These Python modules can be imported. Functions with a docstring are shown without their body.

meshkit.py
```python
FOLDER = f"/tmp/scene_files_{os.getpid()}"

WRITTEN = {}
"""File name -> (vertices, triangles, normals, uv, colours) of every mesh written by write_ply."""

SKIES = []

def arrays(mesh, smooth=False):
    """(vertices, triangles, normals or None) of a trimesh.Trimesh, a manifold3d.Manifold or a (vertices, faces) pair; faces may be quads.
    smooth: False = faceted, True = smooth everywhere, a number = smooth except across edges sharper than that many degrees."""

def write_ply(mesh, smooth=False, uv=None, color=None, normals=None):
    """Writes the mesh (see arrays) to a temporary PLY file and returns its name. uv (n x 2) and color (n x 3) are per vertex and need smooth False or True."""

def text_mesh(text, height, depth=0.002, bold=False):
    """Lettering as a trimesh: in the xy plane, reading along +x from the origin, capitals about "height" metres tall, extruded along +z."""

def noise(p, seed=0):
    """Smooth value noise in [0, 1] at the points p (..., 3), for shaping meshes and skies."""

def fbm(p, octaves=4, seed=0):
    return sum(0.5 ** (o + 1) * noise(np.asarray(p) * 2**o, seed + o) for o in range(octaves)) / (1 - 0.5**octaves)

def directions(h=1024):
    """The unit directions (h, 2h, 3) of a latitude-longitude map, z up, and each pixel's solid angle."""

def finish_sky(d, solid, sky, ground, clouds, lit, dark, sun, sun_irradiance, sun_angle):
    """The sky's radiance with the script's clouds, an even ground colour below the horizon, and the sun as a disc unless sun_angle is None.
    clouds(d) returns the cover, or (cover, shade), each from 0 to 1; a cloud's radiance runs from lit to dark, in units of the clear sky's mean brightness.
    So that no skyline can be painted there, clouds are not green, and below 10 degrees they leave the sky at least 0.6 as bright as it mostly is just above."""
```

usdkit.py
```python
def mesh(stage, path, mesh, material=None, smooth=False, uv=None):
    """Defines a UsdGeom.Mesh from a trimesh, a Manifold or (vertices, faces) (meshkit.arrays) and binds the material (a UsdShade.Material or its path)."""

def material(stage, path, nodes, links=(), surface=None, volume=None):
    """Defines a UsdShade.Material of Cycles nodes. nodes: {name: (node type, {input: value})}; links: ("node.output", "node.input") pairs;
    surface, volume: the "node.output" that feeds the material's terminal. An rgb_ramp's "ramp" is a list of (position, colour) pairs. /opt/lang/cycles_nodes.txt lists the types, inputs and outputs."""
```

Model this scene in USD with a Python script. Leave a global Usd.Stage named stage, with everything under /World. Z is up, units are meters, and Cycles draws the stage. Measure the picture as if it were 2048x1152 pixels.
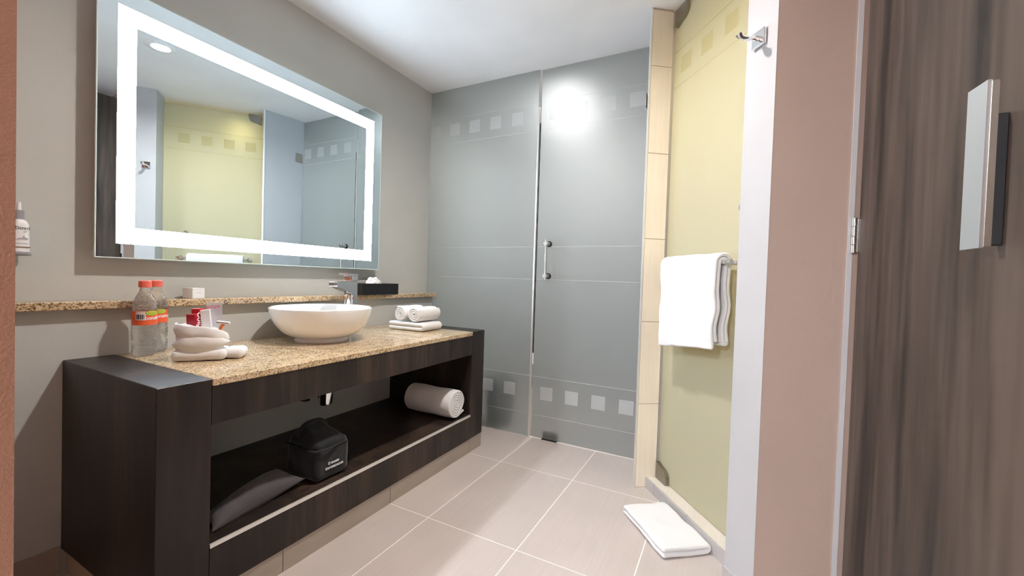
import math, random
import numpy as np
import trimesh
import manifold3d as m3
from shapely.geometry import Polygon, box as sbox, LineString
from pxr import Usd, UsdGeom, UsdLux, UsdShade, Sdf, Gf, Vt
import usdkit, meshkit

random.seed(5)
rng = np.random.default_rng(5)
S = 0.808                      # the layout below is in survey units; one unit is 0.808 m
stage = Usd.Stage.CreateInMemory()
UsdGeom.SetStageUpAxis(stage, 'Z'); UsdGeom.SetStageMetersPerUnit(stage, 1.0)
UsdGeom.Xform.Define(stage, '/World'); UsdGeom.Scope.Define(stage, '/World/Looks')

# ------------------------------------------------------------------ camera, light levels, exposure
CAM = np.array([2.3364, 0.0, 1.2])
YAW, PITCH, ROLL, F_PX = math.radians(-27.4868), math.radians(-1.2354), math.radians(1.8288), 830.47
EXPOSURE = 0.0
LED, LED_COL = 25.0, (0.72, 0.90, 1.06)
SPOT, SPOT_COL = 1950.0, (0.98, 0.92, 0.88)
TOILET, TOILET_COL = 1150.0, (1.0, 0.955, 0.955)
SHOWER, SHOWER_COL = 640.0, (1.0, 0.80, 0.42)
HALL, HALL_COL = 9500.0, (0.86, 0.95, 1.05)

cam = UsdGeom.Camera.Define(stage, '/World/camera')
cam.CreateHorizontalApertureAttr(36.0); cam.CreateVerticalApertureAttr(20.25)
cam.CreateFocalLengthAttr(F_PX / 2048 * 36.0); cam.CreateClippingRangeAttr(Gf.Vec2f(0.01, 100))
cam.CreateExposureAttr(EXPOSURE)
Fh = np.array([math.sin(YAW), math.cos(YAW), 0]); Rh = np.array([math.cos(YAW), -math.sin(YAW), 0]); Uh = np.array([0, 0, 1.0])
FW = Fh * math.cos(PITCH) + Uh * math.sin(PITCH); UP0 = Uh * math.cos(PITCH) - Fh * math.sin(PITCH)
RT = Rh * math.cos(ROLL) + UP0 * math.sin(ROLL); UPV = -Rh * math.sin(ROLL) + UP0 * math.cos(ROLL)
mm = Gf.Matrix4d(*RT, 0, *UPV, 0, *(-FW), 0, *(CAM * S), 1)
UsdGeom.Xformable(cam).AddTransformOp().Set(mm)

# ------------------------------------------------------------------ helpers
USED = {}
def numbered(parent, name):
    k = (parent, name); n = USED.get(k, 0); USED[k] = n + 1
    return f'{parent}/{name}' + (f'_{n:03d}' if n else '')

class Thing:
    def __init__(self, name, label, cat, base=(0, 0, 0), rotz=0.0, group=None, kind=None):
        self.base = np.array(base, float); self.rot = math.radians(rotz)
        self.path = numbered('/World', name)
        x = UsdGeom.Xform.Define(stage, self.path)
        x.AddTranslateOp().Set(Gf.Vec3d(*(self.base * S)))
        if rotz: x.AddRotateZOp().Set(rotz)
        tag(x.GetPrim(), label, cat, group, kind); self.prim = x.GetPrim()

def tag(p, label, cat, group=None, kind=None):
    if label: p.SetCustomDataByKey('label', label)
    if cat: p.SetCustomDataByKey('category', cat)
    if group: p.SetCustomDataByKey('group', group)
    if kind: p.SetCustomDataByKey('kind', kind)

def scaled(mesh, thing=None, world=False):
    v, f, _ = meshkit.arrays(mesh)
    v = np.array(v, float)
    if thing is not None and world:
        v = v - thing.base
        if thing.rot:
            c, s = math.cos(-thing.rot), math.sin(-thing.rot)
            v = np.stack([v[:, 0] * c - v[:, 1] * s, v[:, 0] * s + v[:, 1] * c, v[:, 2]], 1)
    return trimesh.Trimesh(v * S, f, process=False)

class Part:
    def __init__(self, path): self.path = path

def part(thing, name, mesh, mat, smooth=False, world=True, label=None, parent=None, kind=None):
    """A part in its thing's own frame; world=True: the mesh is given in room coordinates."""
    path = numbered((parent or thing).path, name)
    sm = scaled(mesh, thing, world)
    m = usdkit.mesh(stage, path, sm, M[mat], smooth=smooth)
    if label: m.GetPrim().SetCustomDataByKey('label', label)
    if kind: m.GetPrim().SetCustomDataByKey('kind', kind)
    return Part(path)

def single(name, mesh, mat, label, cat, smooth=False, group=None, kind=None, base=None):
    path = numbered('/World', name)
    v, f, _ = meshkit.arrays(mesh); v = np.array(v, float)
    b = np.array([(v[:, 0].min() + v[:, 0].max()) / 2, (v[:, 1].min() + v[:, 1].max()) / 2, v[:, 2].min()]) if base is None else np.array(base, float)
    m = usdkit.mesh(stage, path, trimesh.Trimesh((v - b) * S, f, process=False), M[mat], smooth=smooth)
    UsdGeom.Xformable(m).AddTranslateOp().Set(Gf.Vec3d(*(b * S)))
    tag(m.GetPrim(), label, cat, group, kind)
    return m

def dup(src, loc, rotz=0.0, label=None, group=None):
    """A copy of a thing with all its parts."""
    path = numbered('/World', src.path.rsplit('/', 1)[1])
    x = UsdGeom.Xform.Define(stage, path)
    x.GetPrim().GetReferences().AddInternalReference(src.path); x.GetPrim().SetInstanceable(True)
    x.ClearXformOpOrder(); x.AddTranslateOp().Set(Gf.Vec3d(*(np.array(loc, float) * S))); 
    r = x.AddRotateZOp(); r.Set(rotz)
    was = src.prim.GetCustomData()
    tag(x.GetPrim(), label or was['label'], was['category'], group or was.get('group'))
    return x

def cat(*ms):
    out, n, fs = [], 0, []
    for m in ms:
        v, f, _ = meshkit.arrays(m); out.append(v); fs.append(f + n); n += len(v)
    return trimesh.Trimesh(np.vstack(out), np.vstack(fs), process=False)

def bx(x0, x1, y0, y1, z0, z1, r=0.0):
    """Box, with its edges chamfered by r."""
    if r <= 0:
        m = trimesh.creation.box([x1 - x0, y1 - y0, z1 - z0]); m.apply_translation([(x0 + x1) / 2, (y0 + y1) / 2, (z0 + z1) / 2]); return m
    pts = []
    for a in (0, 1):
        for b in (0, 1):
            for c in (0, 1):
                X, Y, Z = (x0, x1)[a], (y0, y1)[b], (z0, z1)[c]; sx, sy, sz = (1, -1)[a], (1, -1)[b], (1, -1)[c]
                pts += [(X, Y + sy * r, Z + sz * r), (X + sx * r, Y, Z + sz * r), (X + sx * r, Y + sy * r, Z)]
    return m3.Manifold.hull_points(np.array(pts))

def rbox(x0, x1, y0, y1, z0, z1, r, seg=16):
    s = [m3.Manifold.sphere(r, seg).translate((a, b, c)) for a in (x0 + r, x1 - r) for b in (y0 + r, y1 - r) for c in (z0 + r, z1 - r)]
    return m3.Manifold.batch_hull(s)

def tm(mesh):
    v, f, _ = meshkit.arrays(mesh); return trimesh.Trimesh(np.array(v, float), np.array(f), process=False)

def prism(poly, z0, z1):
    p = poly if isinstance(poly, Polygon) else Polygon(poly)
    m = trimesh.creation.extrude_polygon(p, z1 - z0, engine='earcut'); m.apply_translation([0, 0, z0]); return m

def lathe(profile, n=64):
    p = np.array(profile, float); a = np.linspace(0, 2 * np.pi, n, endpoint=False)
    v = np.stack([p[:, None, 0] * np.cos(a), p[:, None, 0] * np.sin(a), np.repeat(p[:, 1][:, None], n, 1)], -1).reshape(-1, 3)
    f = []
    for i in range(len(p) - 1):
        for j in range(n):
            k = (j + 1) % n
            f += [(i * n + j, i * n + k, (i + 1) * n + k), (i * n + j, (i + 1) * n + k, (i + 1) * n + j)]
    m = trimesh.Trimesh(v, np.array(f), process=False); m.merge_vertices(); m.update_faces(m.nondegenerate_faces()); return m

def cyl(p0, p1, r, n=24):
    m = trimesh.creation.cylinder(radius=r, segment=[p0, p1], sections=n); return m

def tube(points, r, sides=12):
    p = np.asarray(points, float); t = np.gradient(p, axis=0); t /= np.linalg.norm(t, axis=1, keepdims=True)
    ref = np.array([0, 0, 1.0]) if abs(t[0][2]) < .9 else np.array([1.0, 0, 0])
    a = np.cross(t, ref); a /= np.linalg.norm(a, axis=1, keepdims=True); b = np.cross(t, a)
    ang = np.arange(sides) * 2 * np.pi / sides; rr = np.broadcast_to(r, (len(p),))
    v = p[:, None] + rr[:, None, None] * (np.cos(ang)[None, :, None] * a[:, None] + np.sin(ang)[None, :, None] * b[:, None])
    f = []
    for i in range(len(p) - 1):
        for j in range(sides):
            k = (j + 1) % sides; q = (i * sides + j, i * sides + k, (i + 1) * sides + k, (i + 1) * sides + j)
            f += [(q[0], q[1], q[2]), (q[0], q[2], q[3])]
    v = v.reshape(-1, 3); n = len(v); v = np.vstack([v, p[0], p[-1]])
    for j in range(sides):
        k = (j + 1) % sides; f += [(n, k, j), (n + 1, (len(p) - 1) * sides + j, (len(p) - 1) * sides + k)]
    return trimesh.Trimesh(v, np.array(f), process=False)

def smooth_path(pts, n):
    from scipy.interpolate import CubicSpline
    p = np.array(pts, float); d = np.r_[0, np.cumsum(np.linalg.norm(np.diff(p, axis=0), axis=1))]
    return CubicSpline(d, p)(np.linspace(0, d[-1], n))

def resample(pts, n):
    p = np.array(pts, float); d = np.r_[0, np.cumsum(np.linalg.norm(np.diff(p, axis=0), axis=1))]; x = np.linspace(0, d[-1], n)
    return np.stack([np.interp(x, d, p[:, k]) for k in range(p.shape[1])], 1)

def ribbon(path, h, L, nz=20, wob=0.0, freq=8.0, seed=0):
    """A folded or rolled sheet: the 2-D path (a, b) thickened by h to either side and run along c for L, with rounded edges. wob waves it."""
    p = np.asarray(path, float); N = len(p)
    t = np.gradient(p, axis=0); t /= np.linalg.norm(t, axis=1, keepdims=True) + 1e-12; nrm = np.stack([-t[:, 1], t[:, 0]], 1)
    K = 5; ph = np.linspace(0.15, np.pi / 2, K)
    zs = list(h * (1 - np.sin(ph))[::1] * 0 + h * (1 - np.sin(ph)))
    zs = [h * (1 - math.sin(x)) for x in ph]; hs = [h * math.sin(x) for x in ph]
    zs = [h * (1 - math.cos(np.pi / 2 - (np.pi / 2 - x))) for x in ph]
    z_in = np.linspace(zs[-1], L - zs[-1], nz)[1:-1]
    Z = np.array(zs + list(z_in) + [L - z for z in zs[::-1]]); Hh = np.array(hs + [h] * len(z_in) + hs[::-1])
    cap = np.array([(math.cos(x), math.sin(x)) for x in np.linspace(np.pi / 2, -np.pi / 2, 7)[1:-1]])
    rings = []
    for z, hh in zip(Z, Hh):
        up = p + nrm * hh; dn = p - nrm * hh
        e1 = np.array([p[-1] + t[-1] * hh * c + nrm[-1] * hh * s for c, s in cap]); e0 = np.array([p[0] - t[0] * hh * c - nrm[0] * hh * s for c, s in cap])
        ring = np.vstack([up, e1, dn[::-1], e0]); rings.append(np.c_[ring, np.full(len(ring), z)])
    Mr = len(rings[0]); v = np.vstack(rings); f = []
    j = np.arange(Mr); k = (j + 1) % Mr
    for i in range(len(Z) - 1):
        a, b, c, d = i * Mr + j, i * Mr + k, (i + 1) * Mr + k, (i + 1) * Mr + j
        f.append(np.stack([a, c, b], 1)); f.append(np.stack([a, d, c], 1))
    m = len(cap); up_i = np.arange(N); dn_i = N + m + np.arange(N)[::-1]
    for base, flip in ((0, False), ((len(Z) - 1) * Mr, True)):
        q = []
        for i in range(N - 1):
            q += [(up_i[i], up_i[i + 1], dn_i[i + 1]), (up_i[i], dn_i[i + 1], dn_i[i])]
        e1 = [up_i[-1]] + list(N + np.arange(m)) + [dn_i[-1]]; e0 = [dn_i[0]] + list(2 * N + m + np.arange(m)) + [up_i[0]]
        for e in (e1, e0):
            for i in range(1, len(e) - 1): q.append((e[0], e[i], e[i + 1]))
        q = np.array(q) + base
        f.append(q[:, ::-1] if flip else q)
    if wob:
        c = np.array([meshkit.fbm(v * freq + 11.3 * s + 100, 2, seed + s) for s in range(3)]).T - 0.5
        v = v + c * wob
    return trimesh.Trimesh(v, np.vstack(f), process=False)

def frame_map(mesh, origin, ea, eb, ec):
    """(a, b, c) -> origin + a ea + b eb + c ec; flips the faces where the frame is left-handed."""
    m = tm(mesh); B = np.array([ea, eb, ec], float); v = m.vertices @ B + np.array(origin, float)
    f = m.faces if np.linalg.det(B) > 0 else m.faces[:, ::-1]
    return trimesh.Trimesh(v, f, process=False)

def fuzz(mesh, edge, amp, freq, seed=0, smooth_it=0):
    m = tm(mesh)
    v, f = trimesh.remesh.subdivide_to_size(m.vertices, m.faces, edge, max_iter=12); m = trimesh.Trimesh(v, f, process=True)
    if smooth_it: trimesh.smoothing.filter_taubin(m, iterations=smooth_it)
    n = m.vertex_normals
    m.vertices = m.vertices + n * ((meshkit.fbm(np.array(m.vertices) * freq + 50, 3, seed) - 0.5) * 2 * amp)[:, None]
    return m

def text_on(text, height, origin, ex, ey, depth=0.0006, bold=False, center=True):
    t = meshkit.text_mesh(text, height, depth, bold)
    if center: t.apply_translation([-t.bounds[:, 0].mean(), -t.bounds[:, 1].mean(), 0])
    ex, ey = np.array(ex, float), np.array(ey, float)
    return frame_map(t, origin, ex, ey, np.cross(ex, ey))

# ------------------------------------------------------------------ materials
M = {}
L = '/World/Looks/'
def plain(name, col, rough=0.5, bump=None, **kw):
    n = {'p': ('principled_bsdf', {'base_color': col, 'roughness': rough, **kw})}; l = []
    if bump:
        sc, st, dist = bump
        n |= {'g': ('geometry', {}), 'm': ('vector_math', {'math_type': 'scale', 'scale': sc}), 'n': ('noise_texture', {'scale': 1.0, 'detail': 3.0}), 'b': ('bump', {'strength': st, 'distance': dist})}
        l += [('g.position', 'm.vector1'), ('m.vector', 'n.vector'), ('n.fac', 'b.height'), ('b.normal', 'p.normal')]
    M[name] = usdkit.material(stage, L + name, n, l, surface='p.BSDF')

def wood(name, dark, mid, light, rough=0.45, zscale=1.6, sc=26.0, spec=0.5, axis='z', half=.17):
    st = {'z': (sc, sc, zscale), 'x': (zscale, sc, sc), 'y': (sc, zscale, sc)}[axis]
    M[name] = usdkit.material(stage, L + name, {
        'g': ('geometry', {}), 'm': ('mapping', {'scale': st}), 'm2': ('mapping', {'scale': tuple(x * 4.5 for x in st)}), 'm3': ('mapping', {'scale': tuple(x * .28 for x in st), 'location': (3.1, 1.7, .4)}),
        'n1': ('noise_texture', {'scale': 1.0, 'detail': 5.0, 'distortion': 0.6}), 'n2': ('noise_texture', {'scale': 1.0, 'detail': 2.0}), 'n3': ('noise_texture', {'scale': 1.0, 'detail': 3.0, 'distortion': .4}),
        'mx': ('mix', {'mix_type': 'mix', 'fac': 0.3}), 'mx2': ('mix', {'mix_type': 'mix', 'fac': 0.4}),
        'r': ('rgb_ramp', {'ramp': [(0.5 - half, dark), (0.5, mid), (0.5 + half, light)]}),
        'b': ('bump', {'strength': 0.12, 'distance': 0.002}), 'p': ('principled_bsdf', {'roughness': rough, 'specular_ior_level': spec})},
        [('g.position', 'm.vector'), ('g.position', 'm2.vector'), ('g.position', 'm3.vector'), ('m.vector', 'n1.vector'), ('m2.vector', 'n2.vector'), ('m3.vector', 'n3.vector'),
         ('n1.fac', 'mx.color1'), ('n2.fac', 'mx.color2'), ('mx.color', 'mx2.color1'), ('n3.fac', 'mx2.color2'), ('mx2.color', 'r.fac'), ('r.color', 'p.base_color'), ('n2.fac', 'b.height'), ('b.normal', 'p.normal')], surface='p.BSDF')

def granite(name, k=1.0):
    c = lambda *x: tuple(k * y for y in x)
    M[name] = usdkit.material(stage, L + name, {
        'g': ('geometry', {}),
        'v': ('voronoi_texture', {'scale': 250.0, 'randomness': 1.0}), 'n': ('noise_texture', {'scale': 140.0, 'detail': 4.0, 'roughness': 0.7}), 'n2': ('noise_texture', {'scale': 22.0, 'detail': 3.0}),
        's': ('separate_color', {}), 'mx': ('mix', {'fac': 0.45}), 'mx2': ('mix', {'fac': 0.28}),
        'r': ('rgb_ramp', {'ramp': [(0.25, c(.05, .035, .025)), (0.34, c(.26, .165, .085)), (0.43, c(.50, .345, .19)), (0.55, c(.60, .44, .265)), (0.66, c(.68, .54, .365)), (0.8, c(.74, .63, .48))]}),
        'p': ('principled_bsdf', {'roughness': 0.10, 'specular_ior_level': 0.55})},
        [('g.position', 'v.vector'), ('g.position', 'n.vector'), ('g.position', 'n2.vector'), ('v.color', 's.color'), ('s.r', 'mx.color1'), ('n.fac', 'mx.color2'), ('mx.color', 'mx2.color1'), ('n2.fac', 'mx2.color2'), ('mx2.color', 'r.fac'), ('r.color', 'p.base_color')], surface='p.BSDF')

def paint(name, col, bump=0.25):
    M[name] = usdkit.material(stage, L + name, {
        'g': ('geometry', {}), 'n': ('noise_texture', {'scale': 260.0, 'detail': 3.0}), 'n2': ('noise_texture', {'scale': 3.0, 'detail': 2.0}),
        'r': ('rgb_ramp', {'ramp': [(0.3, tuple(.96 * x for x in col)), (0.7, tuple(min(1, 1.03 * x) for x in col))]}),
        'b': ('bump', {'strength': bump, 'distance': 0.0015}), 'p': ('principled_bsdf', {'roughness': 0.62, 'specular_ior_level': 0.3})},
        [('g.position', 'n.vector'), ('g.position', 'n2.vector'), ('n2.fac', 'r.fac'), ('r.color', 'p.base_color'), ('n.fac', 'b.height'), ('b.normal', 'p.normal')], surface='p.BSDF')

def tilemat(name, col, rough=0.3, lines='y', spec=0.45):
    sc = {'y': (90.0, 3.0, 30.0), 'z': (60., 60., 3.)}[lines]
    M[name] = usdkit.material(stage, L + name, {
        'g': ('geometry', {}), 'm': ('mapping', {'scale': sc}), 'n': ('noise_texture', {'scale': 1.0, 'detail': 3.0}), 'n2': ('noise_texture', {'scale': 5.0, 'detail': 3.0}), 'mx': ('mix', {'fac': 0.5}),
        'r': ('rgb_ramp', {'ramp': [(0.3, tuple(.93 * x for x in col)), (0.7, tuple(min(1, 1.05 * x) for x in col))]}),
        'p': ('principled_bsdf', {'roughness': rough, 'specular_ior_level': spec})},
        [('g.position', 'm.vector'), ('m.vector', 'n.vector'), ('g.position', 'n2.vector'), ('n.fac', 'mx.color1'), ('n2.fac', 'mx.color2'), ('mx.color', 'r.fac'), ('r.color', 'p.base_color')], surface='p.BSDF')

def frosted(name, col, rough, diff, wd, wt, ior=1.45):
    """Etched glass: rough glass with a share wt of translucence and wd of matt reflection."""
    M[name] = usdkit.material(stage, L + name, {
        'g': ('glass_bsdf', {'color': col, 'roughness': rough, 'IOR': ior, 'distribution': 'multi_ggx'}), 't': ('translucent_bsdf', {'color': diff}), 'd': ('diffuse_bsdf', {'color': diff}),
        'a': ('mix_closure', {'fac': wd / (wd + wt)}), 'o': ('mix_closure', {'fac': wd + wt})},
        [('t.BSDF', 'a.closure1'), ('d.BSDF', 'a.closure2'), ('g.BSDF', 'o.closure1'), ('a.closure', 'o.closure2')], surface='o.closure')

def veil(name, col, w):
    """A thin etched layer that lets most light through."""
    M[name] = usdkit.material(stage, L + name, {'t': ('transparent_bsdf', {'color': (1, 1, 1)}), 'd': ('diffuse_bsdf', {'color': col}), 'm': ('mix_closure', {'fac': w})}, [('t.BSDF', 'm.closure1'), ('d.BSDF', 'm.closure2')], surface='m.closure')

def emit(name, col, s):
    M[name] = usdkit.material(stage, L + name, {'e': ('emission', {'color': col, 'strength': s})}, [], surface='e.emission')

def cloth(name, col, freq=900.0, strength=0.35, rough=0.9):
    M[name] = usdkit.material(stage, L + name, {
        'g': ('geometry', {}), 'n': ('noise_texture', {'scale': freq, 'detail': 2.0}), 'b': ('bump', {'strength': strength, 'distance': 0.0015}),
        'p': ('principled_bsdf', {'base_color': col, 'roughness': rough, 'sheen_weight': 0.25, 'specular_ior_level': 0.15})},
        [('g.position', 'n.vector'), ('n.fac', 'b.height'), ('b.normal', 'p.normal')], surface='p.BSDF')

paint('wall_paint', (.535, .54, .505)); paint('taupe_paint', (.40, .30, .25), .35); paint('white_paint', (.48, .475, .48), .1); paint('ceiling_paint', (.86, .86, .865), .08)
paint('grey_paint', (.50, .50, .49), .1); paint('ochre_paint', (.40, .215, .145), 1.0)
tilemat('floor_tile', (.535, .465, .425), 0.32); tilemat('floor_tile_b', (.52, .455, .415), 0.34); tilemat('plinth_tile', (.40, .345, .285), 0.12, spec=.6); tilemat('cream_tile', (.82, .74, .60), 0.25, 'z'); tilemat('curb_tile', (.46, .43, .42), 0.3); tilemat('curb_cap', (.70, .64, .56), 0.3); tilemat('shower_tile', (.80, .77, .70), .25, 'z')
plain('grout', (.86, .80, .73), 0.85); plain('dark_grout', (.55, .46, .36), .85)
granite('granite')
wood('dark_wood', (.009, .0060, .0047), (.022, .0145, .0110), (.060, .037, .026), 0.42, 1.2, 13.0, .4, half=.12)
wood('door_wood', (.010, .0068, .0052), (.056, .0385, .0295), (.108, .077, .059), 0.5, 0.7, 7.0, .3, half=.085)
plain('chrome', (.86, .87, .88), 0.06, metallic=1.0); plain('steel', (.62, .61, .58), 0.28, metallic=1.0); plain('brushed', (.72, .73, .74), 0.33, metallic=1.0); plain('bronze', (.32, .30, .26), 0.32, metallic=1.0)
plain('aluminium', (.86, .84, .80), 0.35, metallic=0.6); plain('white_profile', (.86, .87, .9), 0.3)
plain('ceramic', (.86, .85, .83), 0.07, specular_ior_level=.6, coat_weight=.5)
plain('dark_can', (.25, .25, .25), .4); plain('black_gloss', (.006, .006, .007), 0.25); plain('black_rubber', (.012, .012, .013), 0.6)
plain('white_plastic', (.84, .84, .84), 0.3); plain('grey_plastic', (.33, .33, .35), 0.3)
plain('cap_red', (.85, .16, .11), 0.35, subsurface_weight=0.0); plain('label_red', (.85, .13, .04), 0.35); plain('label_pink', (.80, .60, .56), .4); plain('label_green', (.42, .50, .06), .4)
plain('print_white', (.9, .9, .9), .5); plain('print_black', (.012, .012, .02), .5); plain('print_grey', (.42, .43, .46), .5); plain('print_brown', (.22, .13, .07), .5)
plain('paste_red', (.42, .006, .02), 0.3); plain('paste_bright', (.62, .012, .02), 0.3); plain('orange_plastic', (.85, .20, .02), 0.3); plain('pink_print', (.8, .12, .2), .4)
plain('tissue', (.9, .9, .88), .8)
cloth('towel', (.76, .75, .74)); cloth('bag_black', (.012, .013, .015), 500., .2, .55); cloth('pouch_grey', (.085, .075, .08), 1400., .3, .75)
emit('led', LED_COL, LED); emit('spot', SPOT_COL, SPOT); emit('toilet_lamp', TOILET_COL, TOILET); emit('shower_lamp', SHOWER_COL, SHOWER); emit('hall_lamp', HALL_COL, HALL)
M['mirror'] = usdkit.material(stage, L + 'mirror', {'g': ('glossy_bsdf', {'color': (.76, .87, .91), 'roughness': 0.0})}, [], surface='g.BSDF')
M['mirror_edge'] = usdkit.material(stage, L + 'mirror_edge', {'p': ('principled_bsdf', {'base_color': (.75, .90, .88), 'roughness': .15, 'specular_ior_level': .8})}, [], surface='p.BSDF')
frosted('frosted_glass', (.885, .91, .905), 0.44, (.54, .57, .57), 0.14, 0.14)
veil('etched_mark', (.88, .90, .90), .16)
frosted('yellow_glass', (.95, .92, .75), 0.40, (.765, .755, .615), 0.37, 0.24)
veil('yellow_mark', (.66, .58, .30), .22)
M['water_bottle'] = usdkit.material(stage, L + 'water_bottle', {'g': ('geometry', {}), 'm': ('mapping', {'scale': (60.0, 60.0, 150.0)}), 'n': ('noise_texture', {'scale': 1.0, 'detail': 2.0, 'distortion': 0.8}), 'b': ('bump', {'strength': 0.9, 'distance': 0.004}),
    'p': ('principled_bsdf', {'base_color': (.985, .99, .985), 'roughness': 0.0, 'ior': 1.33, 'transmission_weight': 1.0}), 'd': ('diffuse_bsdf', {'color': (.80, .81, .79)}), 'x': ('mix_closure', {'fac': 0.10})},
    [('g.position', 'm.vector'), ('m.vector', 'n.vector'), ('n.fac', 'b.height'), ('b.normal', 'p.normal'), ('p.BSDF', 'x.closure1'), ('d.BSDF', 'x.closure2')], surface='x.closure')
M['clear_film'] = usdkit.material(stage, L + 'clear_film', {'t': ('transparent_bsdf', {'color': (.93, .93, .95)}), 'g': ('glossy_bsdf', {'color': (.9, .9, .95), 'roughness': .2}), 'd': ('diffuse_bsdf', {'color': (.8, .8, .85)}), 'm1': ('mix_closure', {'fac': .6}), 'm': ('mix_closure', {'fac': .35})},
                                  [('g.BSDF', 'm1.closure1'), ('d.BSDF', 'm1.closure2'), ('t.BSDF', 'm.closure1'), ('m1.closure', 'm.closure2')], surface='m.closure')

# ------------------------------------------------------------------ room shell
H, YG = 2.7813, 2.8729
t_ = np.array([math.sin(math.radians(37.77)), -math.cos(math.radians(37.77)), 0])    # along the slanted shower front, towards the camera
n_ = np.array([t_[1], -t_[0], 0])                                                     # out of the shower into the room
A_ = np.array([1.9469, 2.5279, 0]); P1 = np.array([1.889, 2.488, 0]); K_ = np.array([2.000, 2.5665, 0])
B_ = np.array([2.365, 1.822, 0]); Q_ = np.array([2.455, 1.710, 0]); R_ = np.array([2.692, 1.722, 0])
HID = np.array([1.822, 2.862, 0])
def wall(name, mesh, mat, label, cat_='wall', **k): return single(name, mesh, mat, label, cat_, kind='structure', **k)

wall('wall_left', cat(bx(-.12, 0, .16, 4.3, -.02, H), bx(0, .0712, .2092, YG - .008, .0, 1.0269)), 'wall_paint', 'greige painted wall behind the mirror, stepped out below the granite ledge')
wall('wall_toilet', cat(bx(0, 2.2, 4.2, 4.3, 0, H), bx(2.1, 2.2, 2.95, 4.2, 0, H)), 'grey_paint', 'pale grey walls of the toilet room behind the frosted glass')
wall('wall_shower', cat(bx(3.5, 3.6, 1.86, 4.3, 0, H), bx(2.2, 3.5, 3.6, 3.7, 0, H)), 'shower_tile', 'cream walls of the shower behind the yellow glass')
wall('wall_jamb', prism([B_[:2], Q_[:2], (2.53, 1.775), (2.545, 1.93), (B_ - n_ * .20)[:2]], 0, H), 'white_paint', 'narrow white wall between the yellow glass and the taupe wall')
wall('wall_right', prism([Q_[:2] + [.0006, .0004], (3.5, 1.722), (3.5, 1.86), (2.56, 1.86), (2.5315, 1.7745)], 0, H), 'taupe_paint', 'taupe painted wall beside the wooden door')
wall('wall_corner', bx(0, 1.385, -3.2, .209, 0, H), 'ochre_paint', 'terracotta brown wall end at the left edge of the photo')
wall('wall_hall', cat(bx(1.385, 3.6, -3.3, -3.2, 0, H), bx(3.5, 3.6, -3.2, 1.722, 0, H)), 'taupe_paint', 'taupe hall walls behind the camera')
hole = lambda x, y, r: Polygon([(x + r * math.cos(a), y + r * math.sin(a)) for a in np.linspace(0, 2 * np.pi, 40, endpoint=False)])
wall('ceiling', cat(prism(sbox(-.12, -3.3, 3.6, 4.3).difference(hole(1.46, 1.48, .052 * 1.2)), H, H + .1), bx(1.3, 1.6, 1.3, 1.6, H + .1, H + .11)), 'ceiling_paint', 'smooth white ceiling', 'ceiling')
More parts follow.
